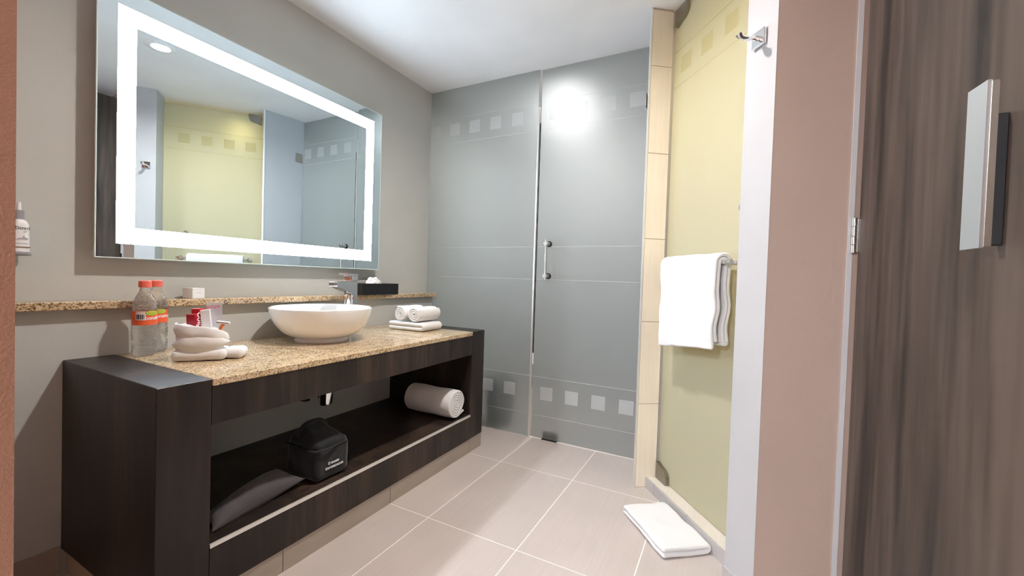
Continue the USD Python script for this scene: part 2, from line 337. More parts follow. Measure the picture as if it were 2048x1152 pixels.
# tiled column: core, tile pieces on the end face, metal corner strip
col = Thing('wall_column', 'tiled wall end between the frosted glass door and the yellow glass', 'wall', A_, kind='structure')
e_ = (K_ - P1) / np.linalg.norm(K_ - P1); back = np.array([-e_[1], e_[0], 0])
part(col, 'core', prism([(P1 + back * .012 + e_ * .004)[:2], (K_ + back * .012)[:2], (2.2, 2.73), (2.2, 2.95), (2.1, 2.95), (1.826, 2.95), HID[:2]], 0, H - .001), 'white_paint')
zz = [.0, .494, .976, 1.459, 1.953, 2.453, H - .01]
for a, b in zip(zz[:-1], zz[1:]):
    q = [P1 + e_ * .010, K_ - e_ * .002, K_ - e_ * .002 + back * .012, P1 + e_ * .010 + back * .012]
    part(col, 'tile', prism([x[:2] for x in q], a + .0025, b - .0025), 'cream_tile')
part(col, 'grout', prism([x[:2] for x in (P1 + e_ * .008 + back * .002, K_ - e_ * .003 + back * .002, K_ - e_ * .003 + back * .013, P1 + e_ * .008 + back * .013)], 0, H - .002), 'dark_grout')
part(col, 'corner_strip', prism([x[:2] for x in (P1 - back * .001, P1 + e_ * .008 - back * .001, P1 + e_ * .008 + back * .013, P1 + back * .013)], 0, H - .002), 'aluminium')
# floor: every tile a piece of its own on a grout bed
fl = Thing('floor', 'beige porcelain floor tiles with pale grout lines', 'floor', (1.5, 1.4, -.03), kind='structure')
part(fl, 'grout_bed', bx(-.12, 3.6, -3.3, 4.3, -.05, -.0008), 'grout')
GX, GY = [0.0712, .5617, 1.0549, 1.5476, 2.0403, 2.533, 3.0257, 3.5], [-3.2, -2.8424, -2.096, -1.3496, -.6032, .1432, .8899, 1.6363, 2.3827, 3.1291, 3.8755, 4.2]
room = Polygon([(.0712, .209), (1.385, .209), (1.385, -3.2), (3.5, -3.2), (3.5, 1.722), (2.692, 1.722), Q_[:2], B_[:2], (2.36, 2.003), A_[:2], P1[:2], HID[:2], (1.822, YG), (.0712, YG)])
ti = 0
for i in range(len(GX) - 1):
    for j in range(len(GY) - 1):
        c = sbox(GX[i] + .0026, GY[j] + .0026, GX[i + 1] - .0026, GY[j + 1] - .0026).intersection(room)
        for g in getattr(c, 'geoms', [c]):
            if g.area > 1e-4: part(fl, 'tile', prism(g, -.012, 0.0), ('floor_tile', 'floor_tile_b')[ti % 2]); ti += 1
part(fl, 'tile', bx(.0, 2.1, YG + .02, 4.2, -.012, 0), 'floor_tile', label='toilet room floor behind the frosted glass')
part(fl, 'tile', prism([(2.0, 2.6), (2.40, 2.08), (3.5, 1.9), (3.5, 3.6), (2.25, 3.6), (2.25, 2.8)], -.012, 0), 'floor_tile', label='shower floor behind the yellow glass')
# curb under the yellow glass, baseboards
cb = Thing('trim_1', 'low grey tiled curb with a cream cap under the yellow glass', 'curb', A_, kind='structure')
ln = 0.80
for a, b in ((0.0, .09), (.093, .40), (.403, ln)):
    part(cb, 'tile', prism([(A_ + t_ * a)[:2], (A_ + t_ * b)[:2], (A_ + t_ * b - n_ * .012)[:2], (A_ + t_ * a - n_ * .012)[:2]], .0, .0585), 'curb_tile')
part(cb, 'cap', prism([(A_ - n_ * .0125)[:2], (A_ + t_ * ln - n_ * .0125)[:2], (A_ + t_ * (ln + .02) - n_ * .17)[:2], (A_ + t_ * .02 - n_ * .17)[:2]], .0, .0597), 'curb_cap')
bj = (Q_ - B_) / np.linalg.norm(Q_ - B_); bo = np.array([bj[1], -bj[0], 0])
single('baseboard_jamb', prism([(B_ + bo * .0)[:2], (Q_)[:2], (Q_ + bo * .010)[:2], (B_ + bo * .010)[:2]], 0, .108), 'curb_tile', 'grey tile skirting under the narrow white wall', 'skirting', kind='structure')
single('baseboard_left', bx(.0712, .081, .2095, .612, 0, .108), 'plinth_tile', 'tile skirting on the wall left of the vanity', 'skirting', kind='structure')
# ledge
single('trim_2', bx(0.0, .1145, .2095, YG - .008, 1.0269, 1.0589, .003), 'granite', 'brown speckled granite ledge along the wall under the mirror', 'ledge', kind='structure')

# ------------------------------------------------------------------ ceiling lamps
def downlight(x, y, mat, r, label, deep=0.0):
    """Ceiling lamp; deep: how far the glowing lens sits up inside its can."""
    d = Thing('downlight', label, 'ceiling light', (x, y, H - .02), group='round ceiling lamps')
    part(d, 'trim_ring', lathe([(r * 1.06, .0195), (r * 1.75, .0195), (r * 1.75, .014), (r * 1.5, .009), (r * 1.10, .009), (r * 1.06, .012), (r * 1.06, .0195)], 40), 'white_plastic', 30, world=False)
    if deep: part(d, 'can', lathe([(r * 1.06, .0197), (r * 1.06, .022 + deep + .02), (r * 1.16, .022 + deep + .02), (r * 1.16, .0197), (r * 1.06, .0197)], 40), 'dark_can', 30, world=False)
    part(d, 'lens', lathe([(0, .0118 + deep), (r, .0118 + deep), (r, .0185 + deep), (0, .0185 + deep)], 40), mat, world=False, label='glowing round lens')
    return d
downlight(1.46, 1.48, 'spot', .052, 'round recessed ceiling lamp over the vanity, seen in the mirror', .018)
downlight(1.01, 3.50, 'toilet_lamp', .05, 'round ceiling lamp in the toilet room, a glow through the frosted door')
downlight(2.75, 2.75, 'shower_lamp', .05, 'round ceiling lamp inside the shower behind yellow glass')
downlight(1.49, -2.6, 'hall_lamp', .055, 'round ceiling lamp in the hall behind the camera')

# ------------------------------------------------------------------ mirror
mi = Thing('led_mirror', 'large rectangular wall mirror with a glowing white light band', 'mirror', (.0, 1.47, 1.235))
MY0, MY1, MZ0, MZ1, MX = .707, 2.2385, 1.235, 2.355, .068
part(mi, 'back_box', bx(0.0, MX - .008, MY0 + .06, MY1 - .06, MZ0 + .06, MZ1 - .06), 'white_plastic')
part(mi, 'glass', bx(MX - .008, MX, MY0 + .004, MY1 - .004, MZ0 + .004, MZ1 - .004), 'mirror')
def ring(y0, y1, z0, z1, w0, w1, w2, w3, x0, x1):
    o = sbox(y0, z0, y1, z1).difference(sbox(y0 + w0, z0 + w1, y1 - w2, z1 - w3))
    return frame_map(prism(o, 0, x1 - x0), (x0, 0, 0), (0, 1, 0), (0, 0, 1), (1, 0, 0))
part(mi, 'glass_edge', ring(MY0, MY1, MZ0, MZ1, .004, .004, .004, .004, MX - .008, MX + .0006), 'mirror_edge', label='bright polished glass edge')
part(mi, 'light_band', ring(.772, 2.166, 1.296, 2.284, .062, .071, .070, .071, MX - .001, MX + .0008), 'led', label='glowing white light band')

# ------------------------------------------------------------------ frosted glass front
fp = Thing('frosted_glass_panel', 'fixed frosted glass panel beside the vanity, joined to the painted wall', 'glass panel', (.52, YG, 0))
GT = .011
part(fp, 'pane', bx(.002, 1.018, YG, YG + GT, .004, H - .003), 'frosted_glass')
part(fp, 'edge_profile', bx(1.0185, 1.030, YG - .004, YG + .016, .004, 2.50), 'aluminium', label='bright vertical metal strip at the free edge')
dg = Thing('door_1', 'frosted glass door with a steel pull handle and etched squares', 'glass door', (1.43, YG, 0), kind='structure')
part(dg, 'pane', bx(1.0445, 1.817, YG, YG + GT, .010, H - .012), 'frosted_glass')
part(dg, 'seal', bx(1.0345, 1.0435, YG + .002, YG + .012, .646, 2.38), 'black_rubber', label='dark seal strip along the door gap')
part(dg, 'latch', bx(1.0345, 1.0435, YG + .002, YG + .014, .56, .64), 'white_plastic', label='small white latch block')
hd = part(dg, 'handle', cyl((1.144, YG - .062, 1.20), (1.144, YG - .062, 1.496), .0095), 'steel', 40, label='vertical steel pull bar')
for z in (1.231, 1.468):
    part(dg, 'standoff', cyl((1.144, YG - .076, z), (1.144, YG - .0008, z), .015), 'steel', 40, parent=hd)
    part(dg, 'washer', cyl((1.144, YG - .012, z), (1.144, YG - .0006, z), .022), 'black_rubber', 40, parent=hd)
part(dg, 'floor_clamp', cat(bx(1.133, 1.252, YG - .004, YG + .05, .0005, .0090), bx(1.137, 1.248, YG + .0125, YG + .05, .0091, .050, .002)), 'black_gloss', 30, label='black clamp at the door foot')
part(dg, 'hinge', bx(1.8170, 1.8215, YG - .085, YG - .012, 2.345, 2.435, .001), 'bronze', label='steel hinge plate on the column side')
for th, x0, x1, marks in ((fp, .004, 1.016, [.01, .205, .403, .600, .797]), (dg, 1.047, 1.815, [1.11, 1.308, 1.505, 1.70])):
    for z in (2.325, 2.53, 1.449, 1.204, .468, .178):
        part(th, 'etched_line', bx(x0, x1, YG - .0009, YG - .0002, z - .0018, z + .0018), 'etched_mark')
    for x in marks:
        for z0 in (2.388, .298):
            part(th, 'etched_square', bx(x, x + .098, YG - .0009, YG - .0002, z0, z0 + .098), 'etched_mark')

# ------------------------------------------------------------------ yellow shower door
ds = Thing('door_2', 'pale yellow frosted glass shower door carrying a chrome towel bar', 'glass door', A_ + t_ * .35 - n_ * .08, kind='structure')
OFF = -.080
def on_panel(s, z, d): q = A_ + t_ * s + n_ * (OFF + d); return np.array([q[0], q[1], z])
def panel_box(s0, s1, z0, z1, d0, d1, r=0):
    return frame_map(bx(s0, s1, z0, z1, d0, d1, r), A_ + n_ * OFF, t_, (0, 0, 1), n_)
part(ds, 'pane', panel_box(.002, .811, .068, 2.735, -.010, 0), 'yellow_glass')
for z in (2.325, 2.53): part(ds, 'etched_line', panel_box(.005, .80, z - .003, z + .003, .0002, .0008), 'yellow_mark')
for s in (.075, .255, .435, .615): part(ds, 'etched_square', panel_box(s, s + .09, 2.388, 2.478, .0002, .0008), 'yellow_mark')
def clamp(top):
    zs = np.array([0, .105]); a = np.linspace(0, np.pi / 2, 10)
    prof = [(0, 0), (.11, 0)] + [(.11 * math.cos(x) * .0 + .11 - .0 - .11 * (1 - math.cos(x)) * .55, .028 + .05 * math.sin(x)) for x in a] + [(0, .095)]
    m = prism(Polygon(prof).buffer(-.004).buffer(.004), 0, .022)
    return m
bc = frame_map(clamp(False), on_panel(.010, .064, .0008), t_, (0, 0, 1), n_)
tc = frame_map(clamp(True), on_panel(.030, 2.755, .0008), t_, (0, 0, -1), n_)
part(ds, 'pivot_clamp', bc, 'bronze', 30, label='dark metal pivot clamp at the foot')
part(ds, 'pivot_clamp', tc, 'bronze', 30, label='dark metal pivot clamp at the top')
BARZ, BD = 1.302, .080
b0, b1 = on_panel(.092, BARZ, BD), on_panel(.690, BARZ, BD)
bar = part(ds, 'towel_bar', cyl(b0, b1, .0095), 'chrome', 40, label='horizontal chrome towel bar')
for s in (.115, .668):
    part(ds, 'bracket', cyl(on_panel(s, BARZ, .0008), on_panel(s, BARZ, BD + .016), .014), 'chrome', 40, parent=bar)
    part(ds, 'rosette', cyl(on_panel(s, BARZ, .0006), on_panel(s, BARZ, .012), .022), 'chrome', 40, parent=bar)
part(ds, 'knob', cyl(on_panel(.63, 1.545, .0006), on_panel(.63, 1.545, .03), .016), 'steel', 40, label='small steel knob near the white wall')

# ------------------------------------------------------------------ wooden door with hinge and pull
dw = Thing('door_3', 'brown wood grain door standing open at the right edge', 'door', (2.72, 1.15, 0), kind='structure')
part(dw, 'leaf', bx(2.702, 2.747, .60, 1.700, .012, 2.70, .002), 'door_wood')
hg = part(dw, 'hinge', bx(2.694, 2.7015, 1.70, 1.721, 1.322, 1.428), 'steel', label='steel butt hinge')
for z0, z1 in ((1.320, 1.345), (1.3465, 1.372), (1.3735, 1.405), (1.4065, 1.432)):
    part(dw, 'knuckle', cyl((2.691, 1.706, z0), (2.691, 1.706, z1), .0085), 'steel', 40, parent=hg)
pl = [(2.650, .868), (2.636, .832), (2.632, .828), (2.636, .788)]
poly = LineString(pl).buffer(.0022, cap_style=2, join_style=2)
pp = part(dw, 'pull_plate', prism(poly, 1.262, 1.487), 'brushed', 20, label='folded brushed steel pull plate')
part(dw, 'pull_lip', bx(2.6380, 2.6450, .7865, .7885, 1.264, 1.485), 'bronze', parent=pp)
part(dw, 'pull_mount', bx(2.684, 2.7015, .900, .915, 1.275, 1.475, .001), 'black_rubber', parent=pp)
single('trim_3', bx(2.676, 2.690, 1.708, 1.7216, 0, 2.70), 'white_paint', 'thin white door frame edge between the taupe wall and the wooden door', 'door frame', kind='structure')

# ------------------------------------------------------------------ vanity
VY0, VY1, G0, G1, CT, VX = .6177, 2.5351, .7735, 2.3784, .8321, .8087
va = Thing('vanity', 'dark wood vanity cabinet with a long open shelf', 'vanity cabinet', (.44, 1.58, 0))
part(va, 'end_panel', bx(.0722, VX, VY0, G0 - .0005, .0965, CT, .0025), 'dark_wood')
part(va, 'end_panel', bx(.0722, VX, G1 + .0005, VY1, .0965, CT, .0025), 'dark_wood')
part(va, 'apron', bx(VX - .025, VX - .0005, G0, G1, .676, CT - .0255), 'dark_wood')
part(va, 'shelf', bx(.0722, VX - .006, G0, G1, .238, .2632), 'dark_wood')
part(va, 'shelf_edge', bx(VX - .006, VX + .0012, G0, G1, .2505, .2645), 'aluminium', label='pale metal strip on the shelf front')
part(va, 'lower_panel', bx(VX - .025, VX - .0005, G0, G1, .0965, .2500), 'dark_wood')
for a, b in ((VY0, 1.041), (1.044, 1.6345), (1.6375, 2.3812), (2.3842, VY1)):
    part(va, 'plinth_tile', bx(.785, .8035, a, b, 0.0005, .0960), 'plinth_tile')
part(va, 'plinth_core', bx(.10, .7845, VY0 + .012, VY1 - .012, 0.0005, .0955), 'dark_grout')
single('countertop', bx(.0722, VX + .003, G0, G1, CT - .0255, CT + .0004, .0025), 'granite', 'polished gold speckled granite countertop let into the vanity', 'countertop')

# basin
bs = Thing('vessel_basin', 'round white ceramic bowl basin standing on the granite countertop', 'wash basin', (.367, 1.541, CT + .0004))
prof = [(0, .001), (.12, .0), (.136, .0005), (.139, .006), (.137, .013), (.131, .019), (.142, .025), (.172, .036), (.198, .055), (.222, .082), (.240, .112), (.252, .145), (.259, .172), (.2595, .179), (.257, .1825), (.252, .1825), (.2485, .178), (.243, .150), (.231, .115), (.212, .086), (.182, .064), (.14, .050), (.09, .043), (.034, .041), (0, .041)]
pr = smooth_path(prof, 90)
pr[0] = prof[0]; pr[-1] = prof[-1]; pr[:, 0] = np.maximum(pr[:, 0], 0); pr[:, 1] = np.maximum(pr[:, 1], 0)
part(bs, 'bowl', lathe(pr, 96), 'ceramic', 50, world=False)
part(bs, 'drain', lathe([(0, .0455), (.024, .0455), (.03, .044), (.031, .0415), (0, .0415)], 32), 'chrome', 40, world=False)
# faucet
FX = np.array([.242, 1.842, CT + .0004]); fd = np.array([.37, -.93]) / np.linalg.norm([.37, -.93])
fa = Thing('faucet', 'tall chrome lever faucet standing behind the bowl basin', 'faucet', FX, math.degrees(math.atan2(fd[1], fd[0])))
side = [(-.034, .0), (.028, .0), (.028, .225)] + [(.028 + .045 * (1 - math.cos(x)), .225 + .035 * math.sin(x)) for x in np.linspace(.1, np.pi / 2, 8)] + [(.205, .290), (.212, .294), (.216, .318), (-.034, .322)]
def xz(poly, w, r=.004):
    m = prism(Polygon(poly).buffer(-r).buffer(r), -w / 2, w / 2); return frame_map(m, (0, 0, 0), (1, 0, 0), (0, 0, 1), (0, -1, 0))
part(fa, 'body', xz(side, .050), 'chrome', 30, world=False)
part(fa, 'front_column', cyl((.020, 0, .001), (.020, 0, .236), .023, 32), 'chrome', 40, world=False)
part(fa, 'base_flange', bx(-.040, .050, -.036, .036, .0, .006, .001), 'chrome', world=False)
hb = part(fa, 'handle_block', rbox(-.032, .040, -.028, .028, .3225, .356, .004), 'chrome', 30, world=False)
part(fa, 'lever', xz([(-.034, .3563), (.04, .3563), (.098, .364), (.098, .370), (-.034, .366)], .058, .001), 'chrome', 30, world=False, parent=hb)
# drain trap below
tr = Thing('drain_trap', 'chrome bottle trap hanging under the basin inside the vanity', 'drain trap', (.36, 1.577, .465))
part(tr, 'trap_cup', lathe([(0, 0), (.028, 0), (.036, .006), (.040, .05), (.043, .09), (.043, .2), (0, .2)], 32), 'chrome', 40, world=False)
part(tr, 'tailpipe', cyl((0, 0, .2005), (0, 0, .338), .019), 'chrome', 40, world=False)
part(tr, 'waste_pipe', cyl((-.036, 0, .15), (-.2865, 0, .15), .019), 'black_rubber', 40, world=False)
for k, pts in enumerate(([(.27, 1.40, .80), (.26, 1.40, .60), (.30, 1.44, .525), (.28, 1.53, .49), (.16, 1.545, .50), (.0735, 1.545, .53)], [(.26, 1.79, .80), (.26, 1.79, .66), (.27, 1.74, .56), (.24, 1.65, .52), (.15, 1.635, .51), (.0735, 1.635, .53)])):
    single('water_hose', tube(smooth_path(pts, 40), .009, 10), 'black_rubber', ['dark supply hose curving left of the chrome trap', 'dark supply hose curving right of the chrome trap'][k], 'hose', 60, group='supply hoses under the basin')

# ------------------------------------------------------------------ things on counter and ledge
wb = Thing('water_bottle', 'left clear water bottle with orange label and red cap on the counter', 'bottle', (.184, .828, CT + .0006), 37, group='water bottles on the counter')
RS = .87
def bottle_profile():
    z = [0, .004, .012, .03, .06, .09, .12, .128, .16, .19, .198, .205, .222, .240, .256, .266, .276, .284]
    r = np.array([.030, .041, .0455, .0465, .0455, .0465, .0455, .0440, .0440, .0440, .0462, .0465, .0440, .0370, .0285, .0225, .0200, .0195]) * RS
    zz = np.linspace(0, .284, 150); rr = np.interp(zz, z, r)
    rib = .0014 * np.sin(zz * 2 * np.pi / .0165) * ((zz > .018) & (zz < .118)) + .0016 * np.sin(zz * 2 * np.pi / .014) * ((zz > .200) & (zz < .226))
    rr = rr + rib
    from scipy.ndimage import gaussian_filter1d
    rr = gaussian_filter1d(rr, 1.0)
    return [(0, .003)] + list(zip(rr, zz)) + [(0, .284)]
body = lathe(bottle_profile(), 48)
v = np.array(body.vertices); ang = np.arctan2(v[:, 1], v[:, 0]); lo = (v[:, 2] > .02) & (v[:, 2] < .115); hi = (v[:, 2] > .2) & (v[:, 2] < .225)
k = 1 + .022 * np.sin(5 * ang + v[:, 2] * 110) * (lo | hi); v[:, :2] *= k[:, None]; body.vertices = v
part(wb, 'bottle_body', body, 'water_bottle', True, world=False)
cp = lathe([(0, .312), (.019, .312), (.0210, .3095), (.0213, .285), (.0195, .2845), (0, .2845)], 48); cv = np.array(cp.vertices); ca = np.arctan2(cv[:, 1], cv[:, 0]); ck = 1 + .02 * np.sign(np.sin(24 * ca)) * (cv[:, 2] < .308) * (np.hypot(cv[:, 0], cv[:, 1]) > .021); cv[:, :2] *= ck[:, None]; cp.vertices = cv
part(wb, 'cap', cp, 'cap_red', 30, world=False)
def band(r, z0, z1, a0, a1, th=.0006, n=40):
    a = np.linspace(a0, a1, n); ring = [((r) * math.cos(x), (r) * math.sin(x)) for x in a] + [((r + th) * math.cos(x), (r + th) * math.sin(x)) for x in a[::-1]]
    return prism(Polygon(ring), z0, z1)
def on_curve(mesh, r, a_mid, z_mid, th=0.0):
    m = tm(mesh)
    vv, ff = trimesh.remesh.subdivide_to_size(m.vertices, m.faces, .004, max_iter=8); x = vv[:, 0]; a = a_mid + x / r; rr = r + vv[:, 2]
    return trimesh.Trimesh(np.stack([rr * np.cos(a), rr * np.sin(a), z_mid + vv[:, 1]], 1), ff, process=False)
RL = .0466 * RS
lb = part(wb, 'label_band', lathe([(RL - .0004, .130), (RL, .130), (RL, .186), (RL - .0004, .186), (RL - .0004, .130)], 64), 'label_red', 60, world=False, label='orange red paper label')
part(wb, 'label_patch', band(RL + .0002, .150, .1865, -1.75, -.92), 'label_pink', parent=lb, world=False)
part(wb, 'barcode_field', band(RL + .0010, .153, .177, -1.70, -1.02, .0003), 'print_white', parent=lb, world=False)
for k, (o, w) in enumerate(((0, .05), (.08, .03), (.13, .07), (.23, .03), (.29, .06), (.38, .03), (.44, .05), (.52, .04))):
    part(wb, 'barcode_bar', band(RL + .0016, .155, .1745, -1.66 + o * 1.1, -1.66 + o * 1.1 + w, .0003, 6), 'print_black', parent=lb, world=False)
tx = meshkit.text_mesh('bonafont', .0125, .0004, True); tx.apply_translation([-tx.bounds[:, 0].mean(), 0, 0])
part(wb, 'label_lettering', on_curve(tx, RL + .0006, -.12, .152), 'print_white', parent=lb, world=False)
leaf = trimesh.creation.icosphere(3, 1.0); leaf.apply_scale([.024, .0105, .0008])
part(wb, 'label_leaf', on_curve(leaf, RL + .0008, -.42, .1785), 'label_green', parent=lb, world=False)
dup(wb, (.118, .893, CT + .0006), 22, 'right water bottle, partly behind the other one, with orange label and red cap')

# small white box on the ledge
cbx = Thing('carton', 'small white carton standing on the granite ledge', 'box', (.062, 1.063, 1.0592), 14)
part(cbx, 'box_body', bx(-.030, .030, -.030, .030, 0, .050, .001), 'white_plastic', world=False)
part(cbx, 'print_line', text_on('soap', .005, (.0302, 0, .028), (0, 1, 0), (0, 0, 1), .0003) if False else bx(.0301, .0304, -.012, .012, .027, .0285), 'print_grey', world=False)
part(cbx, 'lid_seam', bx(-.0302, .0302, -.0302, .0302, .0425, .0430), 'print_grey', world=False)
# tissue box
tb = Thing('tissue_box', 'long black tissue box on the granite ledge by the glass', 'tissue box', (.078, 2.200, 1.0592), 5.9)
bxm = m3.Manifold.cube((.118, .385, .078), True).translate((0, 0, .039)) - m3.Manifold.cylinder(.05, .03, .03, 40).scale((.8, 2.2, 1)).translate((0, 0, .06))
part(tb, 'box_body', bxm, 'black_gloss', world=False)
ts = trimesh.creation.icosphere(4, 1.0); tv = np.array(ts.vertices)
cr = meshkit.fbm(tv * 2.3 + 7, 3, 3) - .5; an = np.arctan2(tv[:, 1], tv[:, 0])
tv = tv * (1 + .55 * cr + .16 * np.sin(7 * an + 4 * tv[:, 2]))[:, None] * [.030, .062, .050] + [0, -.02, .066]
tv[:, 2] = np.maximum(tv[:, 2], .064)
ts.vertices = tv
part(tb, 'tissue', ts, 'tissue', 25, world=False, label='crumpled white tissue')

# towels -------------------------------------------------------------
def spiral(r0, r1, turns, n=170, squash=1.0, tail=0.0, start=0.0):
    a = np.linspace(0, turns * 2 * np.pi, n); r = r0 + (r1 - r0) * a / a[-1]
    p = np.stack([r * np.cos(a + start), r * np.sin(a + start) * squash], 1)
    return p
def roll(R, Ln, turns, seed, start, tail=None):
    pitch = (R - .006) / turns; h = pitch * .455
    p = spiral(.007, R - h, turns, 190, .97, start=start)
    if tail is not None:
        d = p[-1] - p[-2]; d /= np.linalg.norm(d); ext = p[-1] + d * np.linspace(.006, tail, 8)[:, None]; p = np.vstack([p, ext])
    return ribbon(p, h, Ln, 16, .010, 11, seed)
def zfold(w, heights, h, rnd):
    """Zig-zag folded sheet, layers stacked on one another, as a path."""
    p = []
    for i, z in enumerate(heights):
        xs = [rnd, w - rnd] if i % 2 == 0 else [w - rnd, rnd]
        for x in np.linspace(xs[0], xs[1], 14): p.append((x, z))
        if i < len(heights) - 1:
            c = (z + heights[i + 1]) / 2; rr = (heights[i + 1] - z) / 2; sx = 1 if i % 2 == 0 else -1
            for a in np.linspace(-np.pi / 2, np.pi / 2, 9)[1:-1]: p.append((xs[1] + sx * rr * math.cos(a), c + rr * math.sin(a)))
    return np.array(p)
# folded towel with two rolled ones on the counter
z0 = CT + .001
p = resample(zfold(.30, [.0140, .0415], .010, .020), 120)
m = ribbon(p, .0133, .215, 18, .006, 9, 4)
single('folded_towel', frame_map(m, (.275, 2.128, z0 + .001), (1, .04, 0), (0, 0, 1), (-.04, 1, 0)), 'towel', 'white folded towel lying on the counter under two rolled towels', 'towel', True)
m = roll(.055, .205, 3, 6, 2.0)
single('rolled_towel', frame_map(m, (.372, 2.138, z0 + .1085), (1, 0, 0), (0, 0, 1), (.03, 1, 0)), 'towel', 'left of the two small white towels rolled on the folded towel', 'towel', True, group='small rolled towels')
m = roll(.059, .215, 3, 9, .6)
single('rolled_towel', frame_map(m, (.490, 2.142, z0 + .1125), (1, 0, 0), (0, 0, 1), (.02, 1, 0)), 'towel', 'right of the two small white towels rolled on the folded towel', 'towel', True, group='small rolled towels')
# bath towel rolled on the shelf
m = roll(.099, .37, 5, 21, -1.2, .05)
ax = np.array([-1.0, -.03, 0]); ax /= np.linalg.norm(ax); sd = np.array([-ax[1], ax[0], 0])
single('bath_towel', frame_map(m, (.780, 2.262, .2645 + .103), -sd, (0, 0, 1), ax), 'towel', 'big white bath towel rolled up on the open shelf', 'towel', True)
# bath mat on the floor by the curb
c0 = np.array([2.128, 1.905, 0]); ux = np.array([.195, .158, 0]); uy = np.array([-.205, .335, 0]); 
Wd, Ld = np.linalg.norm(ux), .372
ux /= np.linalg.norm(ux); uy = np.array([-ux[1], ux[0], 0])
p = resample(zfold(Wd, [.0125, .0365], .012, .02), 110)
m = ribbon(p, .0118, Ld, 24, .015, 9, 31)
v = np.array(m.vertices); c = (v[:, 2] / Ld); v[:, 1] *= 1 - .12 * (c > .9) * (c - .9) * 10; m.vertices = v
single('bath_mat', frame_map(m, (2.122, 1.888, .0012), ux, (0, 0, 1), uy), 'towel', 'white folded bath mat on the floor tiles by the curb', 'bath mat', True)
# towel over the bar
def hang():
    hh = .0085; top = .0
    def U(r, zf, zb, rev=False):
        a = np.linspace(0, np.pi, 17)
        pts = [(r + .003 * math.sin(9 * z), z) for z in np.linspace(zf, 0, 30)] + [(r * math.cos(x), r * math.sin(x)) for x in a[1:-1]] + [(-r + .004 * math.sin(11 * z + 1), z) for z in np.linspace(0, zb, 30)]
        return pts[::-1] if rev else pts
    r1, r2 = .0195, .0375
    inner = U(r1, -.395, -.40); outer = U(r2, -.430, -.412, True)
    turn = [(-(r1 + r2) / 2 - .008 * math.cos(x), -.405 - .010 * math.sin(x)) for x in np.linspace(.2, np.pi - .2, 7)]
    return np.array(inner + turn + outer), hh
pth, hh = hang(); pth = resample(pth, 260)
m = ribbon(pth, hh, .450, 40, .022, 8, 17)
v = np.array(m.vertices); q = v[:, 2] / .450; low = np.clip(-v[:, 1] / .42, 0, 1.1); v[:, 1] += .052 * q * low; v[:, 0] += low * (.004 * np.sin(9 * q + 5 * v[:, 1]) + .006 * np.clip((q - .8) / .2, 0, 1) * np.sin(40 * v[:, 1])); m.vertices = v
o = on_panel(.150, BARZ, BD)
tw = frame_map(m, o, n_, (0, 0, 1), t_)
single('hanging_towel', tw, 'towel', 'white towel draped over the chrome bar on the yellow door', 'towel', True)

# amenity towel with toiletries -------------------------------------------------------------
at = Thing('amenity_towel', 'white face towel folded into a pocket beside the water bottles', 'towel', (.392, .935, CT + .0006))
p = resample(zfold(.225, [.0115, .034], .011, .02), 90)
m = ribbon(p, .0108, .135, 12, .008, 12, 41); 
fx = np.array([.60, .72, 0]); fx /= np.linalg.norm(fx); fy = np.array([-fx[1], fx[0], 0])
O = np.array([.425, .812, CT + .0012])
# base fold lies with its long side towards the camera
bse = fuzz(rbox(0, .185, 0, .120, 0, .046, .021), .008, .0022, 22, 3)
part(at, 'base_fold', frame_map(bse, O, fx, fy, (0, 0, 1)), 'towel', True)
fl2 = fuzz(rbox(0, .075, 0, .105, 0, .042, .0195), .008, .003, 20, 5)
part(at, 'end_fold', frame_map(fl2, O + fx * .168 + fy * .030, fx, fy, (0, 0, 1)), 'towel', True)
pk = trimesh.creation.icosphere(5, 1.0); v = np.array(pk.vertices)
sg = lambda x, e: np.sign(x) * np.abs(x) ** e
th_, ph_ = np.arctan2(v[:, 1], v[:, 0]), np.arcsin(np.clip(v[:, 2], -1, 1))
w = np.stack([sg(np.cos(ph_), .7) * sg(np.cos(th_), .8) * .086, sg(np.cos(ph_), .7) * sg(np.sin(th_), .8) * .055, sg(np.sin(ph_), .8) * .055], 1)
w[:, 2] += -.25 * (w[:, 0] - .0) * (w[:, 2] > 0)                         # rim falls away to the right
w[:, 2] -= .045 * np.exp(-((w[:, 0] - .005) / .05) ** 2 - ((w[:, 1]) / .026) ** 2) * (w[:, 2] > 0)   # the pocket
w += .008 * (np.array([meshkit.fbm(w * 26 + 9 * q + 60, 3, q + 2) for q in range(3)]).T - .5)
pk.vertices = w
part(at, 'pocket', frame_map(pk, O + fx * .092 + fy * .062 + np.array([0, 0, .092]), fx, fy, (0, 0, 1)), 'towel', True)
